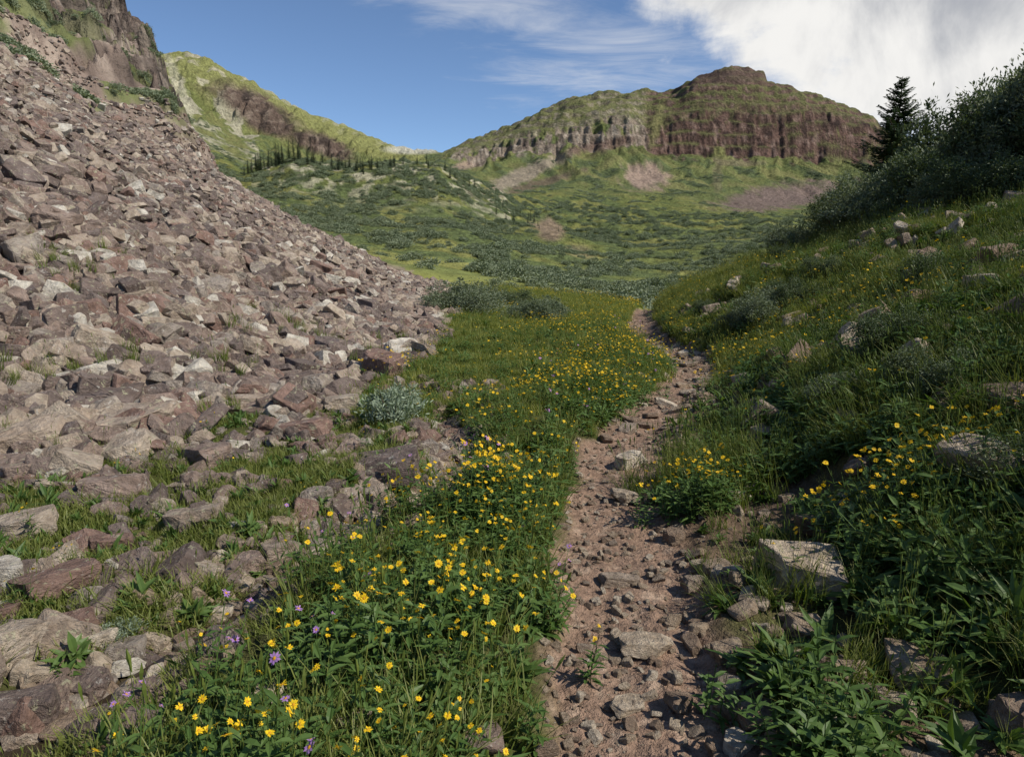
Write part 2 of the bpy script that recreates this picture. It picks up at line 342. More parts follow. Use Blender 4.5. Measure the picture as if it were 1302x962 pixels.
M_leaf=mat_leaf("wildflower_leaf",(.055,.11,.022),(.12,.185,.05),.28,.5)
M_wil=mat_leaf("willow_leaf",(.11,.145,.085),(.21,.245,.16),.2,.55)
M_wild=mat_leaf("willow_leaf_dark",(.055,.085,.038),(.14,.175,.09),.2,.55)
M_sage=mat_leaf("silver_leaf",(.17,.22,.15),(.29,.35,.25),.15,.6)
M_spr=mat_leaf("spruce_needles",(.026,.05,.022),(.065,.10,.045),.08,.6)
M_yel=mat_leaf("yellow_petal",(.80,.50,.01),(.88,.62,.02),.25,.6)
M_yelc=mat_plain("flower_disc",(.45,.22,.01),(.6,.3,.02),200)
M_pur=mat_leaf("purple_petal",(.35,.18,.5),(.5,.28,.6),.25,.6)
M_bark=mat_plain("bark",(.09,.065,.045),(.18,.14,.10),12)
M_far=mat_leaf("distant_willow",(.12,.155,.085),(.23,.26,.165),.15,.7)
# ------------------------------------------------------------------ mesh accumulator
class MB:
    def __init__(s): s.v=[];s.f=[];s.m=[];s.t=[]
    def add(s,vs,fs,mi=0,t=None):
        o=len(s.v); s.v+=vs; s.f+=[tuple(i+o for i in f) for f in fs]; s.m+=[mi]*len(fs); s.t+=(t if t else [0.]*len(vs))
    def mesh(s,name,mats,smooth=False):
        me=bpy.data.meshes.new(name); me.from_pydata([tuple(a) for a in s.v],[],s.f)
        for m in mats: me.materials.append(m)
        me.polygons.foreach_set("material_index",s.m)
        a=me.attributes.new("t",'FLOAT','POINT'); a.data.foreach_set("value",s.t)
        if smooth: me.shade_smooth()
        me.update(); return me
def blade(mb,base,az,h,w,lean,mi=0,seg=3):
    d=Vector((math.cos(az),math.sin(az),0)); sd=Vector((-d.y,d.x,0)); vs=[];fs=[];t=[]
    for i in range(seg+1):
        q=i/seg; c=base+d*(lean*q*q)+Vector((0,0,h*(q-.25*lean/h*q*q if h>0 else q)))
        ww=w*(1-q**1.5)*.5+.0004
        if i==seg: vs.append(c); t.append(1)
        else: vs+= [c-sd*ww,c+sd*ww]; t+=[q,q]
    for i in range(seg-1): fs.append((2*i,2*i+1,2*i+3,2*i+2))
    fs.append((2*seg-2,2*seg-1,2*seg)); mb.add(vs,fs,mi,t)
def leaf(mb,base,dir,up,L,W,mi=0,droop=.3):
    d=dir.normalized(); sd=d.cross(up).normalized(); n=sd.cross(d)
    def P(q,w): return base+d*(L*q)+n*(L*(-droop*q*q))+sd*w+n*(abs(w)*.35)
    vs=[P(0,0),P(.3,-W*.42),P(.3,0),P(.3,W*.42),P(.65,-W*.4),P(.65,0),P(.65,W*.4),P(1,0)]
    fs=[(0,2,1),(0,3,2),(1,2,5,4),(2,3,6,5),(4,5,7),(5,6,7)]
    mb.add(vs,fs,mi)
def tube(mb,pts,rad,mi=0,n=5):
    vs=[];fs=[]
    for i,(p,r) in enumerate(zip(pts,rad)):
        dr=(pts[min(i+1,len(pts)-1)]-pts[max(i-1,0)]).normalized(); a=dr.orthogonal().normalized(); b_=dr.cross(a)
        for k in range(n):
            an=2*math.pi*k/n; vs.append(p+a*(math.cos(an)*r)+b_*(math.sin(an)*r))
    for i in range(len(pts)-1):
        for k in range(n): fs.append((i*n+k,i*n+(k+1)%n,(i+1)*n+(k+1)%n,(i+1)*n+k))
    mb.add(vs,fs,mi)
def daisy(mb,c,nrm,r,mp,mc,np_=10):
    a=nrm.orthogonal().normalized(); b_=nrm.cross(a)
    for k in range(np_):
        an=2*math.pi*(k+random.uniform(-.2,.2))/np_; d=a*math.cos(an)+b_*math.sin(an); s_=nrm.cross(d); rr=r*random.uniform(.85,1.1)
        w=r*.22; q=nrm*(r*random.uniform(-.25,.35))
        mb.add([c+d*r*.15,c+d*rr*.6-s_*w+q*.6,c+d*rr+q,c+d*rr*.6+s_*w+q*.6],[(0,1,2,3)],mp)
    vs=[c+nrm*r*.16]+[c+(a*math.cos(k*math.pi/3)+b_*math.sin(k*math.pi/3))*r*.3+nrm*.04*r for k in range(6)]
    mb.add(vs,[(0,1+k,1+(k+1)%6) for k in range(6)],mc)
R=random.uniform
def proto_grass(n,h,w,spread,lean,mat,seeds=0):
    mb=MB()
    for i in range(n):
        a=R(0,6.28); r=spread*math.sqrt(R(0,1)); hh=h*R(.5,1.15)
        blade(mb,Vector((r*math.cos(a),r*math.sin(a),-.02)),R(0,6.28),hh,w*R(.7,1.3),hh*R(.1,lean))
    for i in range(seeds):
        a=R(0,6.28); r=spread*R(0,1); b0=Vector((r*math.cos(a),r*math.sin(a),0)); hh=h*R(1.1,1.5); tp=b0+Vector((R(-.1,.1)*h,R(-.1,.1)*h,hh))
        tube(mb,[b0,(b0+tp)/2+Vector((.01,0,0)),tp],[.0012,.001,.0008],0,3)
        tube(mb,[tp-Vector((0,0,.05)),tp-Vector((0,0,.02)),tp],[.001,.005,.001],0,4)
    return mb.mesh("grass_tuft",[mat])
def proto_flower(stems,h,fl=True,petal=M_yel,r=.0155,leafL=.09,pf=.8):
    mb=MB()
    for i in range(stems):
        a=R(0,6.28); rr=R(0,.09); b0=Vector((rr*math.cos(a),rr*math.sin(a),-.01)); hh=h*R(.6,1.1)
        tp=b0+Vector((math.cos(a)*R(0,.3)*hh,math.sin(a)*R(0,.3)*hh,hh)); mid=(b0+tp)/2+Vector((R(-.01,.01),R(-.01,.01),.01))
        tube(mb,[b0,mid,tp],[.0028,.0022,.0015],0,3)
        nl=random.randint(4,5)
        for k in range(nl):
            q=(k+.5)/nl*.85; pz=b0.lerp(tp,q); an=a+k*1.57+R(-.3,.3)
            for s_ in (0,math.pi):
                d=Vector((math.cos(an+s_),math.sin(an+s_),R(.15,.8)))
                leaf(mb,pz,d,Vector((0,0,1)),leafL*R(.7,1.2)*(1.1-.5*q),leafL*.25*R(.8,1.2),0,R(.1,.45))
        if fl and R(0,1)<pf:
            for _ in range(random.choice((1,1,2))):
                nrm=Vector((R(-.9,.9),R(-1.1,.5),1)).normalized(); t2=tp+Vector((R(-.035,.035),R(-.035,.035),R(0,.06))); tube(mb,[tp-Vector((0,0,.03)),t2],[.0015,.001],0,3)
                daisy(mb,t2,nrm,r*R(.6,1.2),1,2,random.choice((8,10,12)))
    return mb.mesh("wildflower",[M_leaf,petal,M_yelc])
def proto_rosette(n,L,W,mat):
    mb=MB()
    for i in range(n):
        a=R(0,6.28); el=R(.2,1.3); d=Vector((math.cos(a)*math.cos(el),math.sin(a)*math.cos(el),math.sin(el)))
        leaf(mb,Vector((R(-.03,.03),R(-.03,.03),R(0,.05))),d,Vector((0,0,1)) if el<1.2 else Vector((1,0,0)),L*R(.6,1.15),W*R(.7,1.2),0,R(.1,.6))
    return mb.mesh("rosette",[mat])
def proto_farflower(n,h,spread,r):
    mb=MB()
    for i in range(n):
        a=R(0,6.28); q=spread*math.sqrt(R(0,1)); b0=Vector((q*math.cos(a),q*math.sin(a),0)); tp=b0+Vector((R(-.03,.03),R(-.03,.03),h*R(.6,1.1)))
        blade(mb,b0,R(0,6),tp.z,.006,.02,0,2)
        leaf(mb,b0.lerp(tp,.5),Vector((R(-1,1),R(-1,1),.5)),Vector((0,0,1)),.08,.02,0)
        daisy(mb,tp,Vector((R(-.5,.5),R(-.8,.2),1)).normalized(),r*R(.8,1.2),1,2,7)
    return mb.mesh("meadow_flower",[M_leaf,M_yel,M_yelc])
def proto_rock(dx,dy,dz,cuts,bev=.02,seed=0,rough=0):
    rr=random.Random(seed); bm=bmesh.new(); bmesh.ops.create_cube(bm,size=1)
    for v in bm.verts: v.co=Vector((v.co.x*dx*rr.uniform(.7,1.1),v.co.y*dy*rr.uniform(.7,1.1),v.co.z*dz*rr.uniform(.7,1.2)))
    for i in range(cuts):
        n=Vector((rr.gauss(0,1),rr.gauss(0,1),rr.gauss(0,.45))).normalized()
        ext=max(v.co.dot(n) for v in bm.verts); co=n*(ext*rr.uniform(.62,.88))
        bmesh.ops.bisect_plane(bm,geom=bm.verts[:]+bm.edges[:]+bm.faces[:],plane_co=co,plane_no=n,clear_outer=True)
        vs=[v.co.copy() for v in bm.verts]; bm.free(); bm=bmesh.new()
        for c_ in vs: bm.verts.new(c_)
        bmesh.ops.convex_hull(bm,input=bm.verts[:])
        for v in [v for v in bm.verts if not v.link_faces]: bm.verts.remove(v)
        bmesh.ops.dissolve_limit(bm,angle_limit=.05,verts=bm.verts[:],edges=bm.edges[:])
    bmesh.ops.bevel(bm,geom=bm.edges[:],offset=bev,segments=1,affect='EDGES')
    if rough:
        bmesh.ops.triangulate(bm,faces=bm.faces[:])
        for _ in range(2):
            bmesh.ops.subdivide_edges(bm,edges=[e for e in bm.edges if e.calc_length()>.12],cuts=1,use_grid_fill=True)
            bmesh.ops.triangulate(bm,faces=bm.faces[:])
        for v in bm.verts:
            c=v.co*4; k=math.sin(c.x*2.3+seed)+math.sin(c.y*3.1+c.z*2)+math.sin(c.z*4+c.x*2+seed*2)*.4
            v.co+=v.co.normalized()*(k*.012*rough)+Vector((rr.gauss(0,1),rr.gauss(0,1),rr.gauss(0,1)))*.005*rough
    me=bpy.data.meshes.new("rock"); bm.to_mesh(me); bm.free(); return me
def leafcloud(mb,centers,rads,per,L,W,mi,up=.3):
    for c,r in zip(centers,rads):
        for k in range(per):
            o=Vector((random.gauss(0,1),random.gauss(0,1),random.gauss(0,.8)))*r*.55
            d=(o.normalized()+Vector((R(-.8,.8),R(-.8,.8),R(-.4,.9+up)))).normalized(); b0=c+o; s_=d.orthogonal().normalized()
            s_=(s_*math.cos(k)+d.cross(s_)*math.sin(k)); l=L*R(.7,1.3); w=W*R(.7,1.2)
            mb.add([b0,b0+d*l*.5-s_*w*.5,b0+d*l,b0+d*l*.5+s_*w*.5],[(0,1,2,3)],mi)
def shrub_mesh(name,rx,h,ncl,per,L,W,mat,cr=.2,stems=9,seed=1):
    random.seed(seed); mb=MB(); cs=[];rd=[]
    lob=[(R(-.6,.6)*rx,R(-.6,.6)*rx,R(.5,1.0),R(.28,.5)) for _ in range(13)]
    for i in range(ncl):
        lx,ly,lh,lr=random.choice(lob); a=R(0,6.28); q=R(0,1)**.6; el=math.sqrt(max(0,1-q*q))
        R_=rx*lr; x=lx+math.cos(a)*q*R_; y=ly+math.sin(a)*q*R_; z=h*lh*(.08+.92*el*R(.25,1.0)**.5)
        cs.append(Vector((x,y,max(z,.05)))); rd.append(cr*R(.5,1.2))
    leafcloud(mb,cs,rd,per,L,W,0)
    for i in range(stems*3):
        c=random.choice(cs); b0=Vector((c.x*.15,c.y*.15,-.1)); md=b0.lerp(c,.55)+Vector((0,0,.12*h)); tube(mb,[b0,md,c+Vector((0,0,cr*.3))],[.022*h/2+.004,.012*h/2+.003,.003],1,4)
    for i in range(ncl//4):
        c=random.choice(cs)
        if c.z<h*.4: continue
        tp=c+Vector((R(-.1,.1),R(-.1,.1),R(.1,.22)))*h*.5; tube(mb,[c,tp],[.004,.002],1,3)
        for k in range(22):
            q=R(0,1); d=Vector((R(-1,1),R(-1,1),R(.2,1))).normalized(); b0=c.lerp(tp,q); s_=d.orthogonal()
            mb.add([b0,b0+d*L*.5-s_*W*.5,b0+d*L,b0+d*L*.5+s_*W*.5],[(0,1,2,3)],0)
    return mb.mesh(name,[mat,M_bark])
def spruce_mesh(h,rb,seed=1,dens=1.):
    random.seed(seed); mb=MB()
    tube(mb,[Vector((0,0,-.3)),Vector((0,0,h*.5)),Vector((0,0,h))],[h*.016,h*.009,.01],1,6)
    z=h*.06
    while z<h*.995:
        q=z/h; Lb=rb*(1-q)**.8+.08; nb=int(7*dens)+ (q<.6)*2
        for k in range(nb):
            a=R(0,6.28); l=Lb*R(.55,1.15); el=R(-.25,.1)+q*.5
            d=Vector((math.cos(a)*math.cos(el),math.sin(a)*math.cos(el),math.sin(el)))
            b0=Vector((0,0,z+R(-.1,.1))); tp=b0+d*l+Vector((0,0,.12*l)); md=b0+d*l*.5-Vector((0,0,.05*l))
            tube(mb,[b0,md,tp],[.012+.01*l,.01,.004],1,3)
            nn=max(4,int(l/.055*dens)); sd=Vector((-math.sin(a),math.cos(a),0))
            for j in range(nn):
                t=(j+.6)/nn; pz=b0.lerp(md,t*2) if t<.5 else md.lerp(tp,t*2-1)
                for s_ in (-1,1):
                    tw=l*.30*(1.1-t)+.10
                    dd=(d*.6+sd*s_*R(.6,1)+Vector((0,0,R(-.45,.1)))).normalized(); n_=dd.cross(Vector((0,0,1))).normalized()
                    w=R(.03,.055)
                    mb.add([pz,pz+dd*tw*.5-n_*w+Vector((0,0,-.02)),pz+dd*tw,pz+dd*tw*.5+n_*w-Vector((0,0,R(0,.05)))],[(0,1,2,3)],0)
        z+=h*.019*R(.7,1.3)*(1.25-.6*q)
    return mb.mesh("spruce",[M_spr,M_bark])
# ------------------------------------------------------------------ instancing
def group(coll):
    ng=bpy.data.node_groups.new("scatter",'GeometryNodeTree')
    ng.interface.new_socket(name="Geometry",in_out='INPUT',socket_type='NodeSocketGeometry'); ng.interface.new_socket(name="Geometry",in_out='OUTPUT',socket_type='NodeSocketGeometry')
    N=ng.nodes; i=N.new('NodeGroupInput'); o=N.new('NodeGroupOutput'); ip=N.new('GeometryNodeInstanceOnPoints'); ci=N.new('GeometryNodeCollectionInfo')
    ci.inputs['Collection'].default_value=coll; ci.inputs['Separate Children'].default_value=True; ci.inputs['Reset Children'].default_value=True
    def na(n,t):
        q=N.new('GeometryNodeInputNamedAttribute'); q.data_type=t; q.inputs['Name'].default_value=n; return [s for s in q.outputs if s.enabled and s.name=='Attribute'][0]
    L=ng.links.new; L(i.outputs[0],ip.inputs['Points']); L(ci.outputs[0],ip.inputs['Instance']); ip.inputs['Pick Instance'].default_value=True
    L(na('pid','INT'),ip.inputs['Instance Index']); L(na('rot','FLOAT_VECTOR'),ip.inputs['Rotation']); L(na('scl','FLOAT_VECTOR'),ip.inputs['Scale'])
    L(ip.outputs[0],o.inputs[0]); return ng
def coll_of(name,meshes):
    c=bpy.data.collections.new(name)
    for i,m in enumerate(meshes):
        o=bpy.data.objects.new("%s_shape_%02d"%(name,i),m); c.objects.link(o)
    return c,len(meshes)
def euler(nrm,yaw,tx,ty):
    N=len(yaw); cy,sy=np.cos(yaw),np.sin(yaw)
    Rz=np.zeros((N,3,3)); Rz[:,0,0]=cy;Rz[:,0,1]=-sy;Rz[:,1,0]=sy;Rz[:,1,1]=cy;Rz[:,2,2]=1
    Rx=np.zeros((N,3,3)); Rx[:,0,0]=1;Rx[:,1,1]=np.cos(tx);Rx[:,1,2]=-np.sin(tx);Rx[:,2,1]=np.sin(tx);Rx[:,2,2]=np.cos(tx)
    Ry=np.zeros((N,3,3)); Ry[:,1,1]=1;Ry[:,0,0]=np.cos(ty);Ry[:,0,2]=np.sin(ty);Ry[:,2,0]=-np.sin(ty);Ry[:,2,2]=np.cos(ty)
    zc=nrm; xa=np.cross(np.tile([0,1.,0],(N,1)),zc); xa/=np.linalg.norm(xa,axis=1)[:,None]; ya=np.cross(zc,xa)
    A=np.stack([xa,ya,zc],2); M=A@Rz@Rx@Ry
    return np.stack([np.arctan2(M[:,2,1],M[:,2,2]),-np.arcsin(np.clip(M[:,2,0],-1,1)),np.arctan2(M[:,1,0],M[:,0,0])],1)
def scatter(name,ck,x,y,scl,tilt=.1,align=1.,sink=0.,pid=None,zs=None,rng=rs,z=None):
    c,k=ck; N=len(x)
    if N==0: return
    if z is None: z=H(x,y)
    n=Hn_normal(x,y); n=n*align+np.array([0,0,1.])*(1-align); n/=np.linalg.norm(n,axis=1)[:,None]
    rot=euler(n,rng.rand(N)*6.283,rng.randn(N)*tilt,rng.randn(N)*tilt)
    scl=np.broadcast_to(scl,(N,)).astype(float); s3=np.stack([scl,scl,scl*(zs if zs is not None else 1)],1)
    me=bpy.data.meshes.new(name); me.vertices.add(N); me.vertices.foreach_set("co",np.stack([x,y,z-sink*scl],1).ravel())
    for nm,t,d in (('rot','FLOAT_VECTOR',rot),('scl','FLOAT_VECTOR',s3)):
        a=me.attributes.new(nm,t,'POINT'); a.data.foreach_set('vector',d.ravel().astype(np.float32))
    a=me.attributes.new('pid','INT','POINT'); a.data.foreach_set('value',(rng.randint(0,k,N) if pid is None else pid).astype(np.int32))
    ob=bpy.data.objects.new(name,me); scene.collection.objects.link(ob)
    md=ob.modifiers.new("scatter",'NODES'); md.node_group=group(c); print(name,N); return ob
def wedge(n,r0,r1,a0,a1,pw=2.):
    q=rs.rand(n); r=(r0**pw+q*(r1**pw-r0**pw))**(1/pw); a=a0+rs.rand(n)*(a1-a0); return r*np.sin(a),r*np.cos(a)
def link(name,me,loc,rot=0,s=1.,mats=None):
    o=bpy.data.objects.new(name,me); o.location=loc; o.rotation_euler=(0,0,rot); o.scale=(s,s,s) if not isinstance(s,tuple) else s; scene.collection.objects.link(o); return o
ter=make_terrain(); ter.data.materials.append(M_ter); print("terrain",time.time()-T0)
# ------------------------------------------------------------------ rocks
def rockset(name,n,mat,dz=(.22,.5),seed=0,rough=0,bev=.025):
    L=[]
    for i in range(n):
        rr=random.Random(seed+i); me=proto_rock(1,rr.uniform(.45,.95),rr.uniform(*dz),rr.randint(4,8),bev,seed+i,rough); me.materials.append(mat); L.append(me)
    return coll_of(name,L)
CT=rockset("talus",18,M_talus,(.16,.5),10,0,.015); CS=rockset("stone",10,M_stone,(.3,.7),60,0,.04); CG=rockset("slab",12,M_talus,(.25,.6),90,1.,.02)
def talus_field():
    X=[];Yy=[];Sc=[]
    for n,r0,r1,s0,s1 in ((21000,3.5,16,.08,.50),(36000,14,50,.16,.58),(26000,45,110,.3,.95)):
        x,y=wedge(n,r0,r1,-.85,.02)
        toe=xtoe(y)-x; n2=fbm(x*.9,y*.9,3,62); k=(toe+1.1*n2>-.1)
        z,lam=Hfull(x,y); p=x/np.maximum(y,.1)
        U,V=toUV(p,(z-CAMZ)/y)
        gr=leftgreen(x,y,V)
        k&=(gr<.5)|(rs.rand(len(x))<.15); k&=~((y>50)&(p>-.36)&(toe<6)); k&=(y<48)|(p<-.3)|(toe>2)
        s=s0+(s1-s0)*rs.rand(len(x))**3.4
        X.append(x[k]);Yy.append(y[k]);Sc.append(s[k])
    x=np.concatenate(X);y=np.concatenate(Yy);s=np.concatenate(Sc)
    scatter("talus_rocks",CT,x,y,s,.5,.6,-.18)
    x,y=wedge(700,4,26,-.85,0); toe=xtoe(y)-x; k=(toe>-.3)&(toe<9); scatter("talus_slabs",CG,x[k],y[k],.33+.42*rs.rand(k.sum())**2,.35,.8,-.22)
talus_field()
x,y=wedge(6500,1.9,9,-.85,.0,1.7); tr,sd,ta,di,toe=masks(x,y); fl=xtrail(y)-.35-x
dens=np.clip(1.-.2*np.maximum(-toe,0),.0,1)*.85+.9*(ddist(x,y)<.42); cl=fbm(x*1.1,y*1.1,2,120)
k=(toe<.3)&(fl>1.15+.15*cl)&(rs.rand(len(x))<dens*sst(-.45,.1,cl+.1)+.05)
scatter("scattered_rocks",CG,x[k],y[k],.035+.25*rs.rand(k.sum())**2.6,.4,.8,-.08)
k2=(ddist(x,y)<.45)&(toe<0); scatter("stream_stones",CS,x[k2],y[k2],.05+.11*rs.rand(k2.sum())**1.5,.3,.9,-.1)
x,y=wedge(20000,1.7,22,-.2,.6,1.1); tr,sd,ta,di,toe=masks(x,y); k=(tr>.3)
scatter("trail_gravel",CS,x[k],y[k],.009+.06*rs.rand(k.sum())**2.8,.3,1,-.13)
x,y=wedge(18000,1.7,16,-.1,.75,1.4); t=x-xtrail(y); k=(t>.15)&(t<1.7)&(rs.rand(len(x))<.5*sst(1.7,.4,t)+.05)&((t>.3)|(rs.rand(len(x))<.25))
scatter("trailside_stones",CS,x[k],y[k],.012+.13*rs.rand(k.sum())**3.6,.3,.9,-.14)
x,y=wedge(800,2.0,16,-.3,.5); t=x-xtrail(y); k=(np.abs(t+.33)<.08); scatter("trail_edge_stones",CS,x[k],y[k],.03+.10*rs.rand(k.sum())**2,.25,.9,-.08)
x,y=wedge(1000,6.5,15,-.1,.5); t=x-xtrail(y); k=(np.abs(t)<.6); scatter("trail_steps",CS,x[k],y[k],.06+.26*rs.rand(k.sum())**2,.15,1,-.06,zs=.6)
x,y=wedge(420,3,18,.15,.8); hb=x-hillbase(y); k=(hb>0); scatter("hillside_rocks",CS,x[k],y[k],.12+.3*rs.rand(k.sum())**2,.3,.9,-.3)
print("rocks",time.time()-T0)
def boulder(u,v,size,zs,yaw,mat,seed,tx=0,ty=0,asp=.75,name="boulder"):
    g=ground(u,v); me=proto_rock(1,asp,.55,6,.02,seed,1.); me.materials.append(mat)
    o=link(name,me,(g.x,g.y,g.z+size*zs*.22),yaw,(size,size,size*zs)); o.rotation_euler=(tx,ty,yaw); return o
B=[(388,556,.58,.6,.1,M_talus),(492,603,.60,.5,.05,M_talus),(268,588,.45,.7,-.6,M_talus),(150,632,.42,.8,.3,M_talus),(75,745,.40,.5,.9,M_talus),(245,668,.36,.55,.2,M_talus),
 (30,925,.26,1.1,.4,M_talus),(358,706,.27,.75,-.9,M_stone),(384,718,.16,1.,.2,M_stone),(405,640,.22,.9,.3,M_talus),(462,632,.26,.6,0,M_talus),(160,548,.8,.5,0,M_talus),(70,560,.7,.6,.1,M_talus),(330,522,.6,.6,.5,M_talus),(440,520,.5,.6,.3,M_talus),
 (130,520,.9,.5,.2,M_talus),(30,680,.4,.6,.5,M_talus),(160,838,.16,1,.3,M_talus),(90,930,.2,.6,.2,M_stone),(520,625,.22,.7,.3,M_stone),(560,590,.2,.9,.3,M_talus),
 (1012,745,.36,1.0,-.25,M_stone),(818,826,.25,.45,-.05,M_stone),(790,742,.24,.45,.2,M_stone),(1165,860,.24,.8,-.3,M_stone),(928,835,.14,.9,.2,M_stone),(882,748,.14,.9,.3,M_stone),(910,725,.16,.6,.1,M_stone),
 (795,636,.20,.7,.1,M_stone),(828,640,.13,.8,.5,M_stone),(800,590,.32,.6,.7,M_stone),(965,918,.15,.8,.2,M_stone),(1290,925,.18,1.1,.2,M_stone),(800,898,.17,.35,.5,M_stone),(940,950,.13,.7,.4,M_stone),(1035,675,.24,.8,.1,M_stone),(1060,692,.18,.9,.6,M_stone),
 (975,556,.28,.7,.1,M_stone),(1220,725,.18,1.,.3,M_stone),(1245,385,.35,1.4,1.2,M_stone),(1270,345,.5,1.1,.3,M_stone),(935,635,.16,.8,.3,M_stone),(330,905,.17,.9,1.1,M_stone),(450,930,.13,.9,.9,M_stone),(610,950,.16,.6,.3,M_talus),(690,955,.1,.6,.3,M_stone),(1090,405,.35,1.1,.3,M_stone),(260,855,.12,.8,.3,M_stone),(1020,800,.14,.8,.3,M_stone),(888,720,.1,.7,.1,M_stone)]
for i,bq in enumerate(B): boulder(*bq,300+i,R(-.15,.15),R(-.15,.15),.55+.4*((i*37)%10)/10)
mb=MB(); pts=[Vector(p) for p in [(-2.3,1.6),(-1.75,2.3),(-1.35,3.0),(-1.25,3.5),(-1.05,4.1)]]
vs=[];fs=[]
for i,p in enumerate(pts):
    d=(pts[min(i+1,4)]-pts[max(i-1,0)]).normalized(); n_=Vector((-d.y,d.x)); zz=float(H([p.x],[p.y])[0])+.025
    vs+=[Vector((p.x+n_.x*.12,p.y+n_.y*.12,zz)),Vector((p.x-n_.x*.12,p.y-n_.y*.12,zz))]
for i in range(4): fs.append((2*i,2*i+1,2*i+3,2*i+2))
mb.add(vs,fs); mw,nt=newmat("stream_water"); b=NB(nt); b.out(b.princ((.03,.022,.015,1),.08,.5)); link("stream_water",mb.mesh("stream_water",[mw]),(0,0,0))
# ------------------------------------------------------------------ plants
random.seed(5)
CGr=coll_of("grass",[proto_grass(30,.20,.005,.06,.8,M_grass,1) for _ in range(5)])
CGm=coll_of("meadow",[proto_grass(40,.20,.009,.13,.9,M_grassdry,3) for _ in range(4)])
CGt=coll_of("tallgrass",[proto_grass(34,.34,.006,.10,.8,M_grass,5) for _ in range(4)])
CGs=coll_of("turf",[proto_grass(50,.085,.005,.11,.9,M_grass,0) for _ in range(4)])
CFl=coll_of("yellowflower",[proto_flower(random.randint(3,5),.34,True) for _ in range(6)])
CLf=coll_of("leafplant",[proto_flower(random.randint(4,6),.26,False,leafL=.10) for _ in range(4)]+[proto_rosette(16,.17,.035,M_leaf) for _ in range(3)])
CRo=coll_of("rosette",[proto_rosette(18,.15,.04,M_leaf) for _ in range(3)]+[proto_rosette(26,.07,.03,M_leaf) for _ in range(2)])
CPu=coll_of("purpleflower",[proto_flower(3,.34,True,M_pur,.015,pf=1) for _ in range(3)])
CFF=coll_of("farflower",[proto_farflower(5,.28,.25,.018) for _ in range(4)])
def zone(n,r0,r1,a0,a1,pw=1.5):
    x,y=wedge(n,r0,r1,a0,a1,pw); tr,sd,ta,di,toe=masks(x,y); t=x-xtrail(y); hb=x-hillbase(y)
    return x,y,tr,sd,ta,di,toe,t,hb
x,y,tr,sd,ta,di,toe,t,hb=zone(8500,1.6,14,-.7,.5,1.3)
strip=(t<-.35)&(t>-1.35+.35*pn(x*1.5,y*1.5,9)-.04*y)&(tr<.3)&(di<.3)&(ddist(x,y)>.16)
pt=fbm(x*1.6,y*1.6,2,140); nr_=.7+.3*sst(2.8,4.2,y)
k=strip&(rs.rand(len(x))<.34); scatter("leafy_plants",CLf,x[k],y[k],.5+.5*rs.rand(k.sum()),.15,.4)
k=strip&(rs.rand(len(x))<(.06+.30*sst(-.15,.3,pt))*nr_); scatter("yellow_wildflowers",CFl,x[k],y[k],.6+.45*rs.rand(k.sum()),.12,.4)
k=strip&(rs.rand(len(x))<.016); scatter("purple_wildflowers",CPu,x[k],y[k],.9+.4*rs.rand(k.sum()),.1,.4)
k=strip&(rs.rand(len(x))<.45); scatter("strip_grass",CGr,x[k],y[k],.8+.7*rs.rand(k.sum()),.15,.5)
x,y,tr,sd,ta,di,toe,t,hb=zone(18000,1.8,13,-.85,.1); cl=fbm(x*1.1,y*1.1,2,120)
L=(t<-1.1)&(di<.4)&(toe<.5)
k=L&(rs.rand(len(x))<.8*sst(.5,-.3,cl)*sst(.5,-.4,toe)); scatter("turf",CGs,x[k],y[k],.7+.9*rs.rand(k.sum()),.15,.9)
k=L&(rs.rand(len(x))<.2*sst(.5,-.2,cl)); scatter("low_herbs",CRo,x[k],y[k],.35+.5*rs.rand(k.sum()),.2,.8)
k=L&(rs.rand(len(x))<.07*sst(.5,-.2,cl)); scatter("grass_tufts",CGr,x[k],y[k],.5+.5*rs.rand(k.sum()),.2,.7)
k=L&(rs.rand(len(x))<.008*sst(.5,-.2,cl)); scatter("small_wildflowers",CFl,x[k],y[k],.4+.3*rs.rand(k.sum()),.2,.7)
k=(toe>.0)&(toe<5)&(rs.rand(len(x))<.08*sst(.1,.3,fbm(x*.7,y*.7,2,177))); scatter("talus_grass",CGr,x[k],y[k],.6+.6*rs.rand(k.sum()),.2,.7,-.2)
x,y,tr,sd,ta,di,toe,t,hb=zone(22000,6,50,-.25,.4,1.4)
Mw=(toe<-.1)&(t<-.35)&(y>6.5)&(t>-9)&(di<.4); mp=fbm(x*.6,y*.6,3,151)
k=Mw&(rs.rand(len(x))<.85); scatter("meadow_grass",CGm,x[k],y[k],(.36+.5*rs.rand(k.sum())+.010*y[k])*(1+.7*mp[k]),.15,.6)
fp=fbm(x*.45,y*.45,2,150)
k=Mw&(rs.rand(len(x))<.26*sst(-.1,.5,fp+.5*sst(-3,-.5,t)-.1)+.01); scatter("meadow_flowers",CFF,x[k],y[k],.8+.4*rs.rand(k.sum()),.1,.5)
k=Mw&(y<20)&(rs.rand(len(x))<.28); scatter("meadow_herbs",CLf,x[k],y[k],.5+.6*rs.rand(k.sum()),.15,.5)
x,y,tr,sd,ta,di,toe,t,hb=zone(27000,1.6,24,-.1,.85,1.35)
cp=fbm(x*.8,y*.8,3,160); hl=(t>.42)&(tr<.2)
vis=hl&(rs.rand(len(x))<np.where(hb>.1,.85*sst(-.4,.0,cp)+.1,.36*sst(-.05,.3,cp)+.08+.35*sst(8,13,y)))
k=vis&(rs.rand(len(x))<.42); scatter("hillside_grass",CGt,x[k],y[k],(.45+.55*rs.rand(k.sum())*np.where(hb[k]>.4,1,.5))*(1+.5*cp[k]),.2,.5)
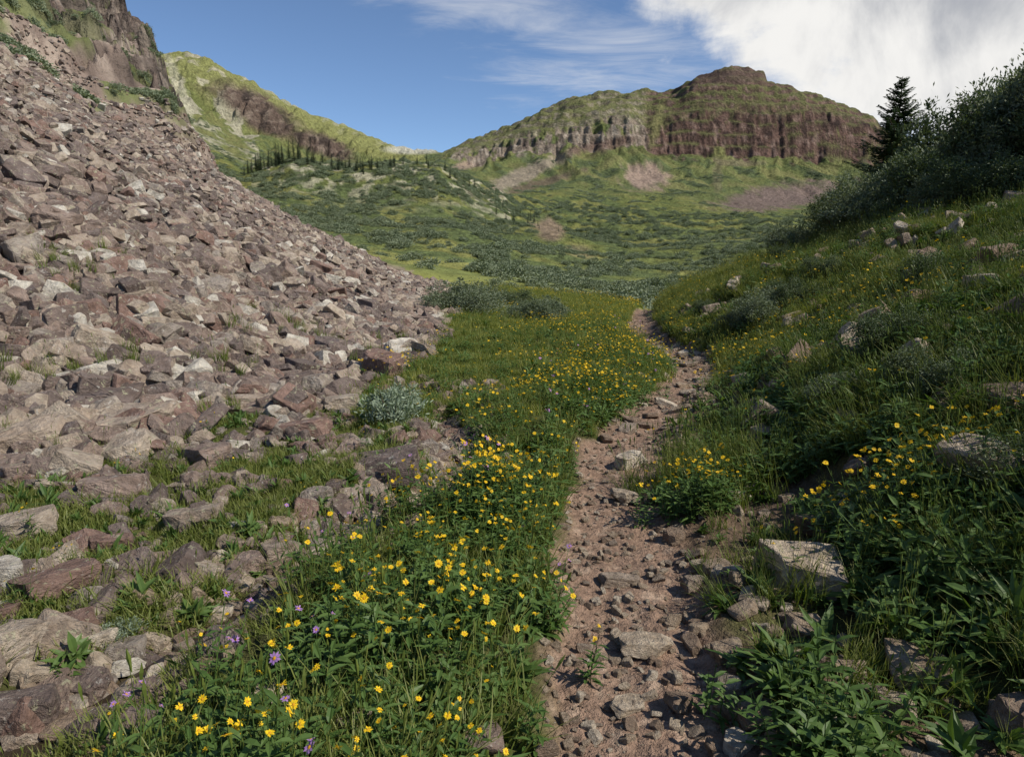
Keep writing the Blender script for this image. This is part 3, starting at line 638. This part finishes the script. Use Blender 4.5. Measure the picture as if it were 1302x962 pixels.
k=vis&(rs.rand(len(x))<.50)&(hb>-.2)&(y<17); scatter("hillside_herbs",CLf,x[k],y[k],.55+.75*rs.rand(k.sum()),.2,.6)
k=vis&(hb<.6)&(rs.rand(len(x))<.45); scatter("trailside_herbs",CRo,x[k],y[k],.45+.6*rs.rand(k.sum()),.2,.7)
k=vis&(y<10)&(rs.rand(len(x))<.04*sst(.1,.4,cp)+.003); scatter("hillside_wildflowers",CFl,x[k],y[k],.8+.3*rs.rand(k.sum()),.1,.4)
k=vis&(y>7)&(rs.rand(len(x))<.18*sst(4.,.5,hb)*sst(-.05,.35,cp+.15)+.005); scatter("hillside_flowers",CFF,x[k],y[k],.8+.4*rs.rand(k.sum()),.1,.5)
k=vis&(y>9)&(rs.rand(len(x))<.10+.5*sst(5,.5,hb)); scatter("bright_grass",CGm,x[k],y[k],.8+.6*rs.rand(k.sum()),.15,.5)
for (u,v,n,sp,cc,nm) in ((1150,655,34,.28,CFl,"arnica_clump"),(890,645,20,.25,CFl,"arnica_clump"),(640,650,54,.42,CFl,"arnica_clump"),(760,500,44,.7,CFl,"arnica_clump"),(900,610,40,.42,CGt,"tall_grass_clump"),(920,600,36,.4,CLf,"leafy_clump"),(540,790,22,.4,CFl,"arnica_clump"),(780,455,50,.9,CFF,"arnica_clump"),(1070,930,16,.2,CLf,"leafy_clump"),(1110,860,14,.2,CGr,"tall_grass_clump"),(1000,860,10,.12,CRo,"leafy_clump")):
    g=ground(u,v); x=g.x+rs.randn(n)*sp*.6; y=g.y+rs.randn(n)*sp*.6; scatter(nm,cc,x,y,.75+.35*rs.rand(n),.12,.4)
# ------------------------------------------------------------------ shrubs
W1=shrub_mesh("willow",1.5,1.7,560,42,.075,.03,M_wild,.21,9,11); W2=shrub_mesh("willow",1.5,1.7,520,42,.075,.03,M_wil,.20,9,12)
W3=shrub_mesh("sage",.4,.42,110,26,.06,.014,M_sage,.07,8,13)
def place(name,me,u,Y,s,rot,sz=1.,dz=-.05):
    p=px(u,300)[0]; x=p*Y; z=float(H([x],[Y])[0]); link(name,me,(x,Y,z+dz),rot,(s,s,s*sz))
for (u,Y,s,rt,sz,me) in ((1290,16.5,1.35,.4,1.0,W1),(1225,17.5,1.2,2,1.0,W2),(1168,17.5,1.05,3.3,.85,W1),(1115,18.3,1.0,1,.95,W2),(1066,19.5,.85,4,1.0,W1),(1010,21,.65,5,.95,W2),(1370,16,1.5,5.5,1.2,W2),(1255,20,1.6,5,1.2,W1),(1330,19,1.7,1.,1.15,W1),(1440,14,1.5,.5,1.2,W1),(1120,21,1.1,.2,1.05,W1),(1210,15.8,.8,1.,.8,W2),(1265,14.6,.75,2.,.8,W1),(1140,16.8,.6,3.,.8,W1)):
    place("willow_shrub",me,u,Y,s,rt,sz)
for (u,v,s,sz,me) in ((595,398,.95,.75,W2),(685,408,.6,.75,W2),(550,392,.5,.6,W1),(640,392,.6,.7,W1),(975,405,.42,.9,W2),(1010,390,.35,.9,W1),(940,415,.25,.9,W2),(1150,440,.3,.7,W1),(505,535,1.,1,W3),(150,800,.35,.6,W3),(1220,500,.28,.7,W1),(1280,620,.25,.7,W1),(1060,350,.35,.7,W1),(1180,360,.35,.7,W1),(1090,500,.25,.6,W2),(1000,330,.3,.8,W1),(900,395,.2,.8,W1)):
    g=ground(u,v); link("willow_shrub" if me is not W3 else "silver_shrub",me,(g.x,g.y,g.z-.03),R(0,6),(s,s,s*sz))
sp=spruce_mesh(11,3.4,3,1.); p=px(1148,97)[0]; zb=float(H([p*31],[31])[0]); link("spruce_tree",sp,(p*31,31,zb),0,(1,1,(CAMZ+px(1148,97)[1]*31-zb)/11))
SP2=coll_of("conifer",[spruce_mesh(10,2.2,5,.5),spruce_mesh(10,1.8,6,.5)])
xs=[];ys=[];ss=[]
for (u0,u1,n,Y0,Y1,a,b_) in ((308,345,12,372,392,.6,1.0),(345,385,16,375,396,.6,1.35),(385,450,12,365,400,.4,1.1),(450,640,24,350,395,.25,.7),(630,680,7,300,360,.35,.6),(560,760,14,200,330,.15,.35),(430,520,16,340,380,.3,.8)):
    for i in range(n):
        Y=R(Y0,Y1); p=px(R(u0,u1),215)[0]; xs.append(p*Y); ys.append(Y); ss.append(R(a,b_))
scatter("distant_conifers",SP2,np.array(xs),np.array(ys),np.array(ss),.03,0.,.02)
def farshrub(seed,n=420):
    random.seed(seed); mb=MB(); cs=[];rd=[]
    for i in range(28):
        a=R(0,6.28); q=math.sqrt(R(0,1)); cs.append(Vector((math.cos(a)*q*.9,math.sin(a)*q*.9,.1+.75*math.sqrt(1-q*q)*R(.6,1)))); rd.append(.28)
    leafcloud(mb,cs,rd,n//28,.22,.13,0,.8); return mb.mesh("farwillow",[M_far])
CFar=coll_of("farwillow",[farshrub(s) for s in (31,32,33,34)])
x,y=wedge(30000,48,520,-.50,.68,1.3); z,lam=Hfull(x,y); p=x/y; toe=xtoe(np.minimum(y,110))-x
nm=fbm(x/26,y/26,4,80); n9=fbm(x/11,y/11,2,171); U,V=toUV(p,(z-CAMZ)/y)
k=(lam>.3)&(lam<4.6)&((p>-.38)|(y>330))&~((toe>-2)&(y<110))&(rs.rand(len(x))<(.03+.9*sst(.02,.18,nm+.5*n9)))
k&=~((U<600)&(y<170)&(V>318)&(rs.rand(len(x))<.9)); k&=~((ell(U,V,700,292,22,12,.4)>.4))
scatter("distant_willow_thicket",CFar,x[k],y[k],(.5+.75*rs.rand(k.sum())**1.5)*np.interp(y[k],[48,100,200,400],[1.2,1.5,1.6,2.0])*(1+.5*n9[k]),.1,.6,.15,zs=.7)
x,y=wedge(9000,560,900,-.42,.5,1.5); z,lam=Hfull(x,y); n9=fbm(x/30,y/40,4,90); k=(lam>4.7)&(lam<5.8)&(rs.rand(len(x))<.7*sst(-.02,.25,n9)); U,V=toUV(x/y,(z-CAMZ)/y)
for q in ((820,224,34,22),(665,222,75,14),(1000,250,95,20)): k&=ell(U,V,*q)<.3
scatter("slope_bushes",CFar,x[k],y[k],1.6+2*rs.rand(k.sum()),.1,.7,.2,zs=.45)
x,y=wedge(5000,60,220,-.85,-.4,1.3); z,lam=Hfull(x,y); U,V=toUV(x/y,(z-CAMZ)/y)
k=(V<150)&(leftgreen(x,y,V)>.6)&(rs.rand(len(x))<.5); scatter("slope_shrubs",CFar,x[k],y[k],.5+1.*rs.rand(k.sum()),.1,.7,.15,zs=.6)
print("plants",time.time()-T0)
# ------------------------------------------------------------------ light & sky
EL,AZ=math.radians(45),math.radians(114)
D=Vector((math.sin(AZ)*math.cos(EL),math.cos(AZ)*math.cos(EL),math.sin(EL)))
sl=bpy.data.lights.new("sun",'SUN'); sl.energy=5.0; sl.angle=math.radians(.5); sl.color=(1,.94,.82)
so=bpy.data.objects.new("sun",sl); so.rotation_euler=D.to_track_quat('Z','Y').to_euler(); scene.collection.objects.link(so)
w=bpy.data.worlds.new("World"); scene.world=w; w.use_nodes=True; nt=w.node_tree; nt.nodes.clear(); b=NB(nt)
sky=b.n('ShaderNodeTexSky'); sky.sky_type='NISHITA'; sky.sun_disc=False; sky.sun_elevation=EL; sky.sun_rotation=AZ; sky.altitude=3000; sky.air_density=1.0; sky.dust_density=.6; sky.ozone_density=1.5
tc=b.n('ShaderNodeTexCoord'); G=tc.outputs['Generated']
def dirv(u,v):
    a=(u-651)/F; q=(481-v)/F; return Vector((a,C+q*S,-S+q*C)).normalized()
sx=b.n('ShaderNodeSeparateXYZ'); b.set(sx.inputs[0],G)
zz=b.math('ADD',b.math('MAXIMUM',sx.outputs[2],0),.12)
cx=b.n('ShaderNodeCombineXYZ'); b.set(cx.inputs[0],b.math('DIVIDE',sx.outputs[0],zz)); b.set(cx.inputs[1],b.math('DIVIDE',sx.outputs[1],zz)); PL=cx.outputs[0]
n1=b.noise(PL,1.7,9,.6,.35); n2=b.noise(G,7,8,.62,.2)
nz=b.math('ADD',b.math('MULTIPLY',n1,.5),b.math('MULTIPLY',n2,.5))
def lobe(u,v,ru,rv):
    c=dirv(u,v); d=b.vm('SUBTRACT',G,tuple(c)); d=b.vm('MULTIPLY',d,(F/ru,F/ru,F/rv)); return b.vm('LENGTH',d)
def mx(a,b_): return b.math('MAXIMUM',a,b_)
bias=b.math('SUBTRACT',1,lobe(1230,-20,290,150))
bias=mx(bias,b.math('SUBTRACT',1,lobe(1010,-35,190,75)))
bias=mx(bias,b.math('SUBTRACT',1,lobe(1330,120,180,110)))
dens=b.mr(b.math('ADD',b.math('MULTIPLY',nz,1.7),b.math('MULTIPLY',bias,.9)),.88,1.25)
wb=b.math('SUBTRACT',1,lobe(790,85,190,60)); wb=mx(wb,b.math('SUBTRACT',1,lobe(600,15,150,45)))
wn=b.noise(b.vm('MULTIPLY',PL,(1.,2.2,1)),1.6,9,.65,.6)
wisp=b.mr(b.math('ADD',b.math('MULTIPLY',wn,1.8),b.math('MULTIPLY',wb,.55)),.95,1.75,0,.5)
cl=b.math('MAXIMUM',dens,wisp)
shade=b.mr(b.math('ADD',b.noise(G,4,7,.62,.5),b.math('MULTIPLY',bias,-.28)),.22,.50)
ccol=b.mixc(shade,(3.5,3.65,4.0),(7.6,7.5,7.3))
col=b.mixc(cl,b.mixc(1,sky.outputs[0],(1.0,1.08,1.15),'MULTIPLY'),ccol)
bg=b.n('ShaderNodeBackground'); b.set(bg.inputs[0],col); bg.inputs[1].default_value=.12
wo=b.n('ShaderNodeOutputWorld'); nt.links.new(bg.outputs[0],wo.inputs[0])
# ------------------------------------------------------------------ camera
cam=bpy.data.cameras.new("camera"); cam.lens=24; cam.sensor_width=36; cam.clip_end=20000; cam.clip_start=.05
co=bpy.data.objects.new("camera",cam); co.location=(0,0,CAMZ); co.rotation_euler=(math.pi/2-TH,0,0); scene.collection.objects.link(co); scene.camera=co
scene.view_settings.view_transform='Standard'; scene.view_settings.look='None'; scene.view_settings.exposure=0
print("done",time.time()-T0)
